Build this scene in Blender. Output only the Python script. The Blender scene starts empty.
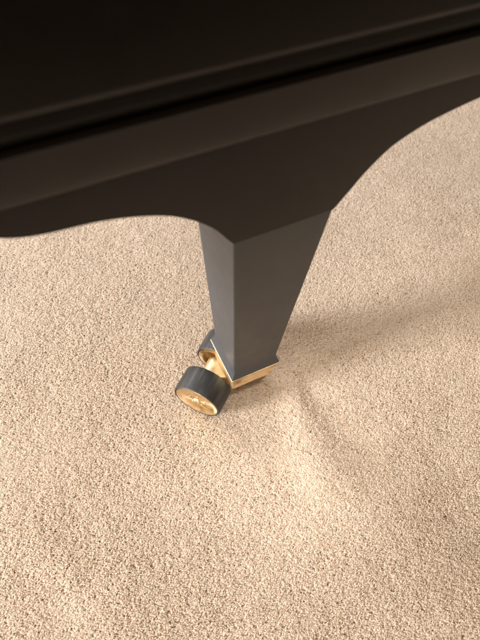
import bpy, bmesh, math
import numpy as np
from mathutils import Vector, Matrix

scene = bpy.context.scene
COL = scene.collection
rng = np.random.default_rng(7)

# ------------------------------------------------------------------ camera
YAW, PIT, ROL, FPX = 0.4974, 1.0121, 0.0634, 496.2
fw = Vector((math.sin(YAW) * math.cos(PIT), math.cos(YAW) * math.cos(PIT), -math.sin(PIT)))
r0 = Vector((math.cos(YAW), -math.sin(YAW), 0))
u0 = r0.cross(fw)
rt = r0 * math.cos(ROL) + u0 * math.sin(ROL)
up = -r0 * math.sin(ROL) + u0 * math.cos(ROL)
cam_d = bpy.data.cameras.new('camera')
cam = bpy.data.objects.new('camera', cam_d)
COL.objects.link(cam)
M = Matrix((rt, up, -fw)).transposed().to_4x4()
M.translation = Vector((-0.16032, -0.22947, 0.66769))
cam.matrix_world = M
cam_d.sensor_fit = 'VERTICAL'
cam_d.sensor_height = 24
cam_d.sensor_width = 18
cam_d.lens = 24 * FPX / 640
cam_d.clip_start = 0.01
cam_d.clip_end = 100
cam_d.dof.use_dof = True
cam_d.dof.focus_distance = 0.66
cam_d.dof.aperture_fstop = 4.2
scene.camera = cam

# ------------------------------------------------------------------ world, lamps, exposure
world = bpy.data.worlds.new('World')
scene.world = world
world.use_nodes = True
bg = world.node_tree.nodes['Background']
bg.inputs['Strength'].default_value = 1.0
_wt = world.node_tree
_tc = _wt.nodes.new('ShaderNodeTexCoord')
_sx = _wt.nodes.new('ShaderNodeSeparateXYZ')
_cr = _wt.nodes.new('ShaderNodeValToRGB')
_mr = _wt.nodes.new('ShaderNodeMapRange')
_mr.inputs['From Min'].default_value = -1
_wt.links.new(_tc.outputs['Generated'], _sx.inputs[0])
_wt.links.new(_sx.outputs['Z'], _mr.inputs['Value'])
_wt.links.new(_mr.outputs[0], _cr.inputs[0])
_wt.links.new(_cr.outputs[0], bg.inputs['Color'])
_cr.color_ramp.elements[0].position = 0.42
_cr.color_ramp.elements[0].color = (0.02, 0.015, 0.01, 1)
_cr.color_ramp.elements[1].position = 0.62
_cr.color_ramp.elements[1].color = (0.33, 0.232, 0.132, 1)
scene.view_settings.view_transform = 'Standard'
scene.view_settings.look = 'None'
scene.view_settings.exposure = 0
scene.view_settings.gamma = 1


def area(name, loc, target, sx, sy, power, color):
    d = bpy.data.lights.new(name, 'AREA')
    d.shape = 'RECTANGLE'
    d.size, d.size_y = sx, sy
    d.energy = power
    d.color = color
    o = bpy.data.objects.new(name, d)
    COL.objects.link(o)
    o.location = loc
    o.rotation_euler = (Vector(target) - Vector(loc)).to_track_quat('-Z', 'Y').to_euler()
    return o


area('window_light', (-4.9, 0.34, 1.62), (0, 0.05, 0), 1.25, 1.2, 690, (0.985, 0.985, 1.0))
area('far_window_light', (-1.3, 2.8, 1.9), (0, 0, 0), 1.0, 0.9, 90, (0.985, 0.985, 1.0))
area('room_light', (-0.5, -0.55, 1.9), (0.1, 0.0, 0), 1.0, 0.8, 15, (1.0, 0.90, 0.77))
sp = bpy.data.lights.new('fill_spot', 'SPOT')  # added spot, brightens the carpet in front of the foot
sp.energy = 165
sp.color = (1.0, 0.985, 0.96)
sp.spot_size = math.radians(9)
sp.spot_blend = 1.0
sp.shadow_soft_size = 0.05
spo = bpy.data.objects.new('fill_spot', sp)
COL.objects.link(spo)
spo.location = (0.15, -0.55, 2.3)
spo.rotation_euler = (Vector((0.012, -0.085, 0)) - Vector(spo.location)).to_track_quat('-Z', 'Y').to_euler()


# ------------------------------------------------------------------ materials
def new_mat(name):
    m = bpy.data.materials.new(name)
    m.use_nodes = True
    nt = m.node_tree
    return m, nt, nt.nodes['Principled BSDF']


def node(nt, kind, **kw):
    n = nt.nodes.new(kind)
    for k, v in kw.items():
        if k in n.inputs:
            n.inputs[k].default_value = v
        else:
            setattr(n, k, v)
    return n


def ramp(nt, fac, stops):
    n = nt.nodes.new('ShaderNodeValToRGB')
    e = n.color_ramp.elements
    e[0].position, e[0].color = stops[0]
    e[1].position, e[1].color = stops[-1]
    for p, c in stops[1:-1]:
        q = e.new(p)
        q.color = c
    nt.links.new(fac, n.inputs[0])
    return n


def black_lacquer(name, base, rough, grain=0.0, spec=0.5):
    m, nt, p = new_mat(name)
    L = nt.links.new
    tc = node(nt, 'ShaderNodeTexCoord')
    n1 = node(nt, 'ShaderNodeTexNoise', Scale=9.0, Detail=4.0)
    L(tc.outputs['Object'], n1.inputs['Vector'])
    c = ramp(nt, n1.outputs['Fac'], [(0.3, (*[v * .85 for v in base], 1)), (0.7, (*[v * 1.2 for v in base], 1))])
    L(c.outputs[0], p.inputs['Base Color'])
    mp = node(nt, 'ShaderNodeMapping')
    mp.inputs['Scale'].default_value = (30, 30, 300)
    L(tc.outputs['Object'], mp.inputs['Vector'])
    n2 = node(nt, 'ShaderNodeTexNoise', Scale=1.0, Detail=3.0)
    L(mp.outputs[0], n2.inputs['Vector'])
    rr = node(nt, 'ShaderNodeMapRange')
    rr.inputs['From Min'].default_value = .3
    rr.inputs['From Max'].default_value = .7
    rr.inputs['To Min'].default_value = rough - .07
    rr.inputs['To Max'].default_value = rough + .08
    n3 = node(nt, 'ShaderNodeTexNoise', Scale=45.0, Detail=8.0, Roughness=0.7)
    L(tc.outputs['Object'], n3.inputs['Vector'])
    av = node(nt, 'ShaderNodeMath', operation='MULTIPLY_ADD')
    L(n3.outputs['Fac'], av.inputs[0])
    av.inputs[1].default_value = 0.6
    hf = node(nt, 'ShaderNodeMath', operation='MULTIPLY')
    L(n1.outputs['Fac'], hf.inputs[0])
    hf.inputs[1].default_value = 0.4
    L(hf.outputs[0], av.inputs[2])
    L(av.outputs[0], rr.inputs['Value'])
    L(rr.outputs[0], p.inputs['Roughness'])
    b = node(nt, 'ShaderNodeBump', Strength=grain, Distance=0.0006)
    # the grain shows on the end faces, the front is rubbed smooth
    ge = node(nt, 'ShaderNodeTexCoord')
    sx = node(nt, 'ShaderNodeSeparateXYZ')
    L(ge.outputs['Normal'], sx.inputs[0])
    ab = node(nt, 'ShaderNodeMath', operation='ABSOLUTE')
    L(sx.outputs['X'], ab.inputs[0])
    gm = node(nt, 'ShaderNodeMapRange')
    gm.inputs['To Min'].default_value = grain * .10
    gm.inputs['To Max'].default_value = grain
    L(ab.outputs[0], gm.inputs['Value'])
    L(gm.outputs[0], b.inputs['Strength'])
    L(n2.outputs['Fac'], b.inputs['Height'])
    L(b.outputs[0], p.inputs['Normal'])
    p.inputs['Specular IOR Level'].default_value = spec
    return m


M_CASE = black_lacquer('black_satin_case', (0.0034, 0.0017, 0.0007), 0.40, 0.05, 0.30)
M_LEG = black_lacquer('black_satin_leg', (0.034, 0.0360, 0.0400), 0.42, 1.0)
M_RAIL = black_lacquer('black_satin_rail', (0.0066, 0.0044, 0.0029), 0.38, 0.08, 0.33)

M_FELT, nt, p = new_mat('black_felt')
p.inputs['Base Color'].default_value = (0.004, 0.0035, 0.003, 1)
p.inputs['Roughness'].default_value = 0.6

M_TYRE, nt, p = new_mat('black_rubber')
tc = node(nt, 'ShaderNodeTexCoord')
mp = node(nt, 'ShaderNodeMapping')
mp.inputs['Scale'].default_value = (150, 150, 18)
nt.links.new(tc.outputs['Object'], mp.inputs['Vector'])
n1 = node(nt, 'ShaderNodeTexNoise', Scale=1.0, Detail=6.0, Roughness=0.65)
nt.links.new(mp.outputs[0], n1.inputs['Vector'])
c = ramp(nt, n1.outputs['Fac'], [(0.35, (0.017, 0.0165, 0.0165, 1)), (0.52, (0.028, 0.027, 0.0265, 1)), (0.70, (0.060, 0.055, 0.050, 1))])
nt.links.new(c.outputs[0], p.inputs['Base Color'])
p.inputs['Roughness'].default_value = 0.52
p.inputs['Specular IOR Level'].default_value = 0.35
b = node(nt, 'ShaderNodeBump', Strength=0.15, Distance=0.0005)
nt.links.new(n1.outputs['Fac'], b.inputs['Height'])
nt.links.new(b.outputs[0], p.inputs['Normal'])


def brass(name, rough, turned=False):
    m, nt, p = new_mat(name)
    L = nt.links.new
    tc = node(nt, 'ShaderNodeTexCoord')
    n1 = node(nt, 'ShaderNodeTexNoise', Scale=60.0, Detail=4.0)
    L(tc.outputs['Object'], n1.inputs['Vector'])
    c = ramp(nt, n1.outputs['Fac'], [(0.28, (0.36, 0.25, 0.13, 1)), (0.46, (0.74, 0.56, 0.33, 1)), (0.85, (0.88, 0.71, 0.47, 1))])
    L(c.outputs[0], p.inputs['Base Color'])
    p.inputs['Metallic'].default_value = 1.0
    rr = node(nt, 'ShaderNodeMapRange')
    rr.inputs['From Min'].default_value = .3
    rr.inputs['From Max'].default_value = .7
    rr.inputs['To Min'].default_value = rough + .14
    rr.inputs['To Max'].default_value = rough - .08
    L(n1.outputs['Fac'], rr.inputs['Value'])
    L(rr.outputs[0], p.inputs['Roughness'])
    if turned:
        # lathe marks: fine rings round the local Z axis
        tg = node(nt, 'ShaderNodeTangent', direction_type='RADIAL', axis='Z')
        L(tg.outputs[0], p.inputs['Tangent'])
        p.inputs['Anisotropic'].default_value = 0.9
        w = node(nt, 'ShaderNodeTexWave', wave_type='RINGS', rings_direction='Z', Scale=230.0, Distortion=0.6)
        L(tc.outputs['Object'], w.inputs['Vector'])
        b = node(nt, 'ShaderNodeBump', Strength=0.35, Distance=0.0002)
        L(w.outputs['Fac'], b.inputs['Height'])
    else:
        b = node(nt, 'ShaderNodeBump', Strength=0.12, Distance=0.0006)
        L(n1.outputs['Fac'], b.inputs['Height'])
    L(b.outputs[0], p.inputs['Normal'])
    return m


M_BRASS = brass('brass', 0.45)
M_TURNED = brass('turned_brass', 0.30, True)

CARPET = (0.865, 0.755, 0.63)
M_PILE, nt, p = new_mat('beige_yarn')
hi = node(nt, 'ShaderNodeHairInfo')
geo = node(nt, 'ShaderNodeNewGeometry')
c = ramp(nt, hi.outputs['Random'], [(0.0, (0.45, 0.33, 0.22, 1)), (0.002, (*[v * .86 for v in CARPET], 1)), (0.55, (*CARPET, 1)), (1.0, (0.93, 0.86, 0.76, 1))])
nt.links.new(c.outputs[0], p.inputs['Base Color'])
p.inputs['Roughness'].default_value = 0.55
p.inputs['Specular IOR Level'].default_value = 0.35
tr = node(nt, 'ShaderNodeBsdfTranslucent')
nt.links.new(c.outputs[0], tr.inputs['Color'])
mx = node(nt, 'ShaderNodeMixShader')
mx.inputs[0].default_value = 0.6
nt.links.new(p.outputs[0], mx.inputs[1])
nt.links.new(tr.outputs[0], mx.inputs[2])
nt.links.new(mx.outputs[0], nt.nodes['Material Output'].inputs['Surface'])

M_BACK, nt, p = new_mat('carpet_backing')
tc = node(nt, 'ShaderNodeTexCoord')
n1 = node(nt, 'ShaderNodeTexNoise', Scale=260.0, Detail=3.0)
nt.links.new(tc.outputs['Object'], n1.inputs['Vector'])
c = ramp(nt, n1.outputs['Fac'], [(0.3, (0.62, 0.50, 0.38, 1)), (0.7, (0.84, 0.73, 0.60, 1))])
nt.links.new(c.outputs[0], p.inputs['Base Color'])
p.inputs['Roughness'].default_value = 0.9
b = node(nt, 'ShaderNodeBump', Strength=0.8, Distance=0.004)
nt.links.new(n1.outputs['Fac'], b.inputs['Height'])
nt.links.new(b.outputs[0], p.inputs['Normal'])


# ------------------------------------------------------------------ helpers
def link_mesh(name, bm, mat, parent=None, smooth=None, loc=None):
    bmesh.ops.recalc_face_normals(bm, faces=bm.faces)
    me = bpy.data.meshes.new(name)
    bm.to_mesh(me)
    bm.free()
    me.materials.append(mat)
    o = bpy.data.objects.new(name, me)
    COL.objects.link(o)
    if parent:
        o.parent = parent
    if loc is not None:
        o.location = loc
    if smooth is not None:
        for f in me.polygons:
            f.use_smooth = True
        me.set_sharp_from_angle(angle=math.radians(smooth))
    return o


def bevel(o, w, seg=3, ang=30):
    b = o.modifiers.new('bevel', 'BEVEL')
    b.width = w
    b.segments = seg
    b.limit_method = 'ANGLE'
    b.angle_limit = math.radians(ang)
    b.harden_normals = True
    for f in o.data.polygons:
        f.use_smooth = True


def extrude_x(profile, x0, x1, n=2):
    """closed (y, z) profile swept along X"""
    bm = bmesh.new()
    rings = []
    for i in range(n):
        x = x0 + (x1 - x0) * i / (n - 1)
        rings.append([bm.verts.new((x, y, z)) for y, z in profile])
    k = len(profile)
    for a, b in zip(rings, rings[1:]):
        for i in range(k):
            bm.faces.new((a[i], a[(i + 1) % k], b[(i + 1) % k], b[i]))
    bm.faces.new(rings[0])
    bm.faces.new(rings[-1])
    return bm


def loft_rects(sections):
    """sections: (x0, x1, y0, y1, z)"""
    bm = bmesh.new()
    rings = []
    for x0, x1, y0, y1, z in sections:
        rings.append([bm.verts.new(q) for q in ((x0, y0, z), (x1, y0, z), (x1, y1, z), (x0, y1, z))])
    for a, b in zip(rings, rings[1:]):
        for i in range(4):
            bm.faces.new((a[i], a[(i + 1) % 4], b[(i + 1) % 4], b[i]))
    bm.faces.new(rings[0])
    bm.faces.new(rings[-1])
    return bm


def lathe(profile, n=96, closed=True):
    """(r, z) profile turned round Z"""
    bm = bmesh.new()
    rings = []
    for r, z in profile:
        if r < 1e-6:
            rings.append([bm.verts.new((0, 0, z))])
        else:
            rings.append([bm.verts.new((r * math.cos(2 * math.pi * i / n), r * math.sin(2 * math.pi * i / n), z)) for i in range(n)])
    pairs = list(zip(rings, rings[1:]))
    if closed:
        pairs.append((rings[-1], rings[0]))
    for a, b in pairs:
        for i in range(n):
            j = (i + 1) % n
            if len(a) == 1 and len(b) == 1:
                continue
            if len(a) == 1:
                bm.faces.new((a[0], b[i], b[j]))
            elif len(b) == 1:
                bm.faces.new((a[i], a[j], b[0]))
            else:
                bm.faces.new((a[i], a[j], b[j], b[i]))
    return bm


# ------------------------------------------------------------------ carpet
bm = bmesh.new()
X0, X1, Y0, Y1 = -2.6, 3.2, -0.62, 3.2
vs = [bm.verts.new(q) for q in ((X0, Y0, -0.0068), (X1, Y0, -0.0068), (X1, Y1, -0.0068), (X0, Y1, -0.0068))]
bm.faces.new(vs)
carpet = link_mesh('carpet', bm, M_BACK)
carpet['kind'] = 'structure'
carpet['label'] = 'beige cut pile carpet the piano stands on'


def smooth_noise(x, y, scale, seed):
    r = np.random.default_rng(seed)
    g = r.random((256, 256))
    u, v = x / scale + 91.3, y / scale + 57.7
    iu, iv = np.floor(u).astype(int), np.floor(v).astype(int)
    fu, fv = u - iu, v - iv
    fu = fu * fu * (3 - 2 * fu)
    fv = fv * fv * (3 - 2 * fv)
    a = g[iu % 256, iv % 256]
    b_ = g[(iu + 1) % 256, iv % 256]
    c_ = g[iu % 256, (iv + 1) % 256]
    d_ = g[(iu + 1) % 256, (iv + 1) % 256]
    return (a * (1 - fu) + b_ * fu) * (1 - fv) + (c_ * (1 - fu) + d_ * fu) * fv


def pile_points(step, x0, x1, y0, y1, keep):
    gx, gy = np.meshgrid(np.arange(x0, x1, step), np.arange(y0, y1, step))
    x = gx.ravel() + rng.uniform(-.5, .5, gx.size) * step
    y = gy.ravel() + rng.uniform(-.5, .5, gx.size) * step
    k = keep(x, y)
    return x[k], y[k]


def near(x, y):
    return (x > -.60) & (x < .34 + .86 * (y + .37)) & (y > -.57) & (y < .63) & (x > -.62)


def grow(x, y, P, rscale, spread):
    """P twisted plies per tuft; returns positions (tuft, ply, point, 3) and radii"""
    n = x.size
    K = 4
    leanx = 0.0040 * (smooth_noise(x, y, .13, 1) - .5) + 0.0022 * (smooth_noise(x, y, .02, 2) - .5)
    leany = 0.0040 * (smooth_noise(x, y, .13, 3) - .5) + 0.0022 * (smooth_noise(x, y, .02, 4) - .5)
    hgt = 0.0074 + 0.0016 * (smooth_noise(x, y, .06, 5) - .5) + 0.0008 * (smooth_noise(x, y, .009, 6) - .5)

    # light and shade shaped into the pile: a lighter stroke in front of the foot, darker ones beside it
    def stroke(ax_, ay_, bx_, by_, w):
        dx, dy = bx_ - ax_, by_ - ay_
        t = np.clip(((x - ax_) * dx + (y - ay_) * dy) / (dx * dx + dy * dy), 0, 1)
        ww = w * (.6 + .8 * t)
        d = np.hypot(x - ax_ - t * dx, y - ay_ - t * dy) / ww
        return np.exp(-d * d)
    lit = stroke(.036, -.01, -.005, -.16, .026)
    drk = .45 * stroke(.078, 0.01, .074, -.11, .018) + .7 * stroke(.09, .05, .36, .05, .026) + .6 * stroke(-.335, -.12, -.315, -.135, .02)
    leany = leany + .0020 * lit - .0060 * drk
    leanx = leanx + .0010 * lit + .0016 * drk
    hgt = hgt * (1 + .06 * lit - .26 * drk)
    # low ridges added to shape bright and dark streaks, over a gentle undulation
    shade_fold = .0054 * stroke(.052, -.005, .043, -.125, .027) + .0016 * smooth_noise(x, y, .10, 11)
    shade_fold = shade_fold + .0016 * stroke(.02, -.24, -.10, -.30, .035) + .0020 * stroke(-.30, -.10, -.34, -.02, .03)
    ang = rng.uniform(0, 2 * np.pi, n)
    tl = rng.normal(0, .0009, (n, 2))
    pos = np.zeros((n, P, K, 3), np.float32)
    rad = np.zeros((n, P, K), np.float32)
    for j in range(P):
        a = ang + j * 2 * np.pi / P + rng.normal(0, .35, n)
        sp = rng.uniform(.6, 1.5, n)
        h = hgt * rng.uniform(.90, 1.07, n)
        tw = rng.uniform(1.2, 3.0, n)
        pl = rng.normal(0, .0018, (n, 2))
        for k in range(K):
            t = k / (K - 1)
            rr = (0.0005 + 0.0009 * t * t) * sp * spread
            aa = a + tw * t
            pos[:, j, k, 0] = x + (leanx + tl[:, 0] + pl[:, 0]) * t ** 1.5 + rr * np.cos(aa)
            pos[:, j, k, 1] = y + (leany + tl[:, 1] + pl[:, 1]) * t ** 1.5 + rr * np.sin(aa)
            pos[:, j, k, 2] = -0.0064 + shade_fold + h * (t - .12 * t * t)
            rad[:, j, k] = (0.00050, 0.00054, 0.00052, 0.00034)[k] * rscale
    return pos.reshape(-1, 3), rad.reshape(-1), n * P


def make_pile():
    x, y = pile_points(.0024, -.62, 1.25, -.57, .63, near)
    A = grow(x, y, 6, 1.30, 1.15)
    # coarser tufts where the carpet runs on outside the picture
    x, y = pile_points(.0052, -1.7, 2.1, -.61, 1.7, lambda x, y: ~near(x, y))
    B = grow(x, y, 3, 2.3, 2.0)
    pos = np.concatenate((A[0], B[0]))
    rad = np.concatenate((A[1], B[1]))
    nc = A[2] + B[2]
    cu = bpy.data.hair_curves.new('carpet_pile')
    cu.add_curves([4] * nc)
    cu.attributes['position'].data.foreach_set('vector', pos.reshape(-1))
    at = cu.attributes.get('radius') or cu.attributes.new('radius', 'FLOAT', 'POINT')
    at.data.foreach_set('value', rad)
    cu.materials.append(M_PILE)
    o = bpy.data.objects.new('carpet_pile', cu)
    COL.objects.link(o)
    o['kind'] = 'stuff'
    o['label'] = 'twisted beige yarn ends of the cut pile carpet'
    return o


make_pile()

# ------------------------------------------------------------------ piano
piano = bpy.data.objects.new('piano', None)
COL.objects.link(piano)
piano.location = (0, 0.045, 0)
piano['label'] = 'black satin piano on a tapered leg with a brass twin wheel caster'
piano['category'] = 'piano'
OFF = Vector((0, -0.045, 0))   # parts are modelled in world coordinates

XL, XR = -0.78, 1.3
# case side: lower edge rounded over, face rising out of the picture
prof = [(-0.010, 0.80), (-0.0100, 0.60)]
cy, cz, R = -0.002, 0.5247, 0.008
for i in range(13):
    a = math.pi + i / 12 * math.pi * .5
    prof.append((cy + R * math.cos(a), cz + R * math.sin(a)))
prof += [(0.20, 0.5165), (0.20, 0.80)]
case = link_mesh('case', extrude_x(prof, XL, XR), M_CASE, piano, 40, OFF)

# recessed strip in the shadow gap
strip = link_mesh('recessed_strip', extrude_x([(0.012, 0.4990), (0.010, 0.5030), (-0.0025, 0.5034), (-0.0032, 0.5042), (-0.0034, 0.5100), (-0.0032, 0.5160), (0.094, 0.5160), (0.094, 0.4990)], XL + .002, XR - .002), M_CASE, piano, 40, OFF)

# lower rail with a gently bulged face that turns under at its lower edge
prof = [(0.0, 0.5004), (-0.00755, 0.5004), (-0.0076, 0.50035), (-0.0066, 0.4900), (-0.0057, 0.4820), (-0.0047, 0.4750), (-0.0038, 0.4700), (-0.0029, 0.4672),
        (-0.0018, 0.4657), (0.0004, 0.4652), (0.095, 0.4652), (0.095, 0.5004)]
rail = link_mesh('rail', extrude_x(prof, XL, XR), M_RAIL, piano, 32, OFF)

# bracket: board cut with a cove curve on both sides of the leg
right = [(0.0456, 0.3697), (0.0480, 0.3728), (0.0525, 0.3793), (0.0599, 0.3898), (0.0688, 0.4022), (0.0828, 0.4168), (0.0953, 0.4248), (0.1143, 0.4325), (0.1367, 0.4380), (0.1603, 0.4422), (0.19, 0.4470), (0.22, 0.4535), (0.25, 0.4640)]
left = [(0.0456, 0.3690), (0.0500, 0.3752), (0.0598, 0.3903), (0.0692, 0.4011), (0.0780, 0.4090), (0.0901, 0.4177), (0.1023, 0.4238), (0.1155, 0.4285), (0.1286, 0.4320), (0.1400, 0.4343), (0.1518, 0.4357), (0.1640, 0.4367), (0.1757, 0.4381), (0.1866, 0.4406), (0.1966, 0.4447), (0.208, 0.4520), (0.222, 0.4640)]


def catmull(pts, m=8):
    out = []
    P = [pts[0]] + pts + [pts[-1]]
    for i in range(1, len(P) - 2):
        p0, p1, p2, p3 = map(Vector, (P[i - 1], P[i], P[i + 1], P[i + 2]))
        for k in range(m):
            t = k / m
            out.append(.5 * (2 * p1 + (p2 - p0) * t + (2 * p0 - 5 * p1 + 4 * p2 - p3) * t * t + (3 * p1 - p0 - 3 * p2 + p3) * t ** 3))
    out.append(Vector(pts[-1]))
    return [(v.x, v.y) for v in out]


outline = [(0.2505, 0.4650)] + [(x, z) for x, z in reversed(catmull(right))] + [(-x, z) for x, z in catmull(left)] + [(-0.2225, 0.4650)]
bm = bmesh.new()
fr = [bm.verts.new((x, 0.0, z)) for x, z in outline]
bk = [bm.verts.new((x, 0.089, z)) for x, z in outline]
n = len(outline)
for i in range(n):
    bm.faces.new((fr[i], fr[(i + 1) % n], bk[(i + 1) % n], bk[i]))
bm.faces.new(fr)
bm.faces.new(bk)
bracket = link_mesh('leg_bracket', bm, M_RAIL, piano, None, OFF)
bevel(bracket, 0.0008, 2, 50)

# leg: tapered square post with a flared foot
sec = []
zt, zb = 0.3692, 0.1040
sec.append((-0.0455, 0.0455, 0.0005, 0.0885, 0.392))
for i in range(7):
    t = i / 6
    hw = 0.0456 + (0.0308 - 0.0456) * t
    y0 = 0.0004 + 0.0160 * t
    y1 = 0.0885 + (0.0778 - 0.0885) * t
    sec.append((-hw, hw, y0, y1, zt + (zb - zt) * t))
for i in range(1, 8):
    t = i / 7
    e = t ** 2.0
    hw = 0.0308 - .0008 * math.sin(math.pi * min(t * 1.3, 1)) + (0.0352 - 0.0308) * e
    cyy = 0.0471
    sec.append((-hw, hw, cyy - hw, cyy + hw, zb + (0.0800 - zb) * t))
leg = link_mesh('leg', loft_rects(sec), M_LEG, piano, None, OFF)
bevel(leg, 0.0016, 3, 50)

# brass ferrule under the foot: lip, then a cove that draws in on the right
fs = []
for t in [0, .10, .16, .3, .45, .6, .75, .9, 1.0]:
    z = 0.0797 - 0.0277 * t
    lip = 0.0355 if t <= .10 else 0.0340
    cove = 0 if t <= .10 else 0.0085 * min(1, ((t - .10) / .9) ** .55)
    fs.append((-lip + .0004, lip - cove, 0.0471 - lip + .0004, 0.0471 + lip - cove * .6, z))
ferrule = link_mesh('ferrule', loft_rects(fs), M_BRASS, leg, None)
bevel(ferrule, 0.0008, 2, 50)

# caster -------------------------------------------------------------
TH = math.radians(39.3)
AX = Vector((math.cos(TH), math.sin(TH), 0))
PERP = Vector((-math.sin(TH), math.cos(TH), 0))
FACE = Vector((-0.0821, 0.0235, 0.0346))
W, G, RAD = 0.0363, 0.0300, 0.03455
mid = FACE + AX * (W + G / 2)

# fork body: hull from the pivot plate under the ferrule down round the axle
bm = bmesh.new()
for s in (-1, 1):
    for i in range(24):
        a = 2 * math.pi * i / 24
        q = mid + AX * s * (G / 2 - 0.0008) + PERP * (0.0150 * math.cos(a)) + Vector((0, 0, 0.0150 * math.sin(a)))
        bm.verts.new(q)
piv = Vector((-0.004, 0.040, 0))
for s in (-1, 1):
    for d, z in ((-.012, .0515), (.016, .0515), (-.010, .038), (.014, .044)):
        bm.verts.new(Vector((piv.x, piv.y, z)) + AX * s * 0.0145 + PERP * d)
res = bmesh.ops.convex_hull(bm, input=bm.verts)
bmesh.ops.delete(bm, geom=[g for g in res['geom_interior'] if isinstance(g, bmesh.types.BMVert)], context='VERTS')
bmesh.ops.dissolve_limit(bm, angle_limit=math.radians(1), verts=bm.verts, edges=bm.edges)
caster = link_mesh('caster', bm, M_BRASS, piano, None, OFF)
bevel(caster, 0.0014, 3, 35)

bm = lathe([(0.0, -0.046), (0.0055, -0.046), (0.0055, -0.0165), (0.0105, -0.0160), (0.0105, -0.0118), (0.0060, -0.0115), (0.0060, 0.0115), (0.0105, 0.0118), (0.0105, 0.0160), (0.0055, 0.0165), (0.0055, 0.046), (0.0, 0.046)], 48, False)
axle = link_mesh('axle', bm, M_BRASS, caster, 35, mid)
ROT = AX.to_track_quat('Z', 'Y').to_euler()
axle.rotation_euler = ROT

tyre_prof = [(0.0322, 0.0004), (0.0334, 0.0000), (0.0342, 0.0006), (0.03455, 0.0016), (0.0348, 0.010), (0.0349, W / 2), (0.0348, W - .010), (0.03455, W - .0016), (0.0342, W - .0006), (0.0334, W), (0.0322, W - .0004), (0.0316, W - .0030), (0.0316, 0.0030)]
# wheel body: closed brass disc outside, hollow with a hub inside
disc_prof = [(0.0, 0.0002), (0.0035, 0.0002), (0.0046, 0.0010), (0.0056, 0.0022), (0.0150, 0.0026), (0.0235, 0.0028), (0.0268, 0.0022), (0.0290, 0.0006), (0.0312, 0.0000), (0.0318, 0.0010),
             (0.0318, W - .0010), (0.0312, W + .0002), (0.0262, W + .0002), (0.0250, W - .0010), (0.0238, W - .014), (0.0125, W - .014), (0.0120, W - .002), (0.0112, W - .001), (0.0, W - .001)]
for off, flip in ((0.0, False), (W + G, True)):
    base = FACE + AX * off
    a = AX.copy()
    if flip:          # the second wheel turns its hollow side to the first
        base = FACE + AX * (2 * W + G)
        a = -AX
    rot = a.to_track_quat('Z', 'Y').to_euler()
    w = link_mesh('tyre', lathe(tyre_prof), M_TYRE, caster, 35, base)
    w.rotation_euler = rot
    bmh = lathe(disc_prof, 96, False)
    for k in range(5):
        an = 2 * math.pi * k / 5 + .35
        bs = lathe([(0.0, 0.0013), (0.0011, 0.0014), (0.0017, 0.0019), (0.0018, 0.0034), (0.0, 0.0034)], 20, False)
        bmesh.ops.translate(bs, vec=(0.0115 * math.cos(an), 0.0115 * math.sin(an), 0), verts=bs.verts)
        tmp = bpy.data.meshes.new('tmp')
        bs.to_mesh(tmp)
        bs.free()
        bmh.from_mesh(tmp)
        bpy.data.meshes.remove(tmp)
    h = link_mesh('wheel_hub', bmh, M_TURNED, caster, 35, base)
    h.rotation_euler = rot
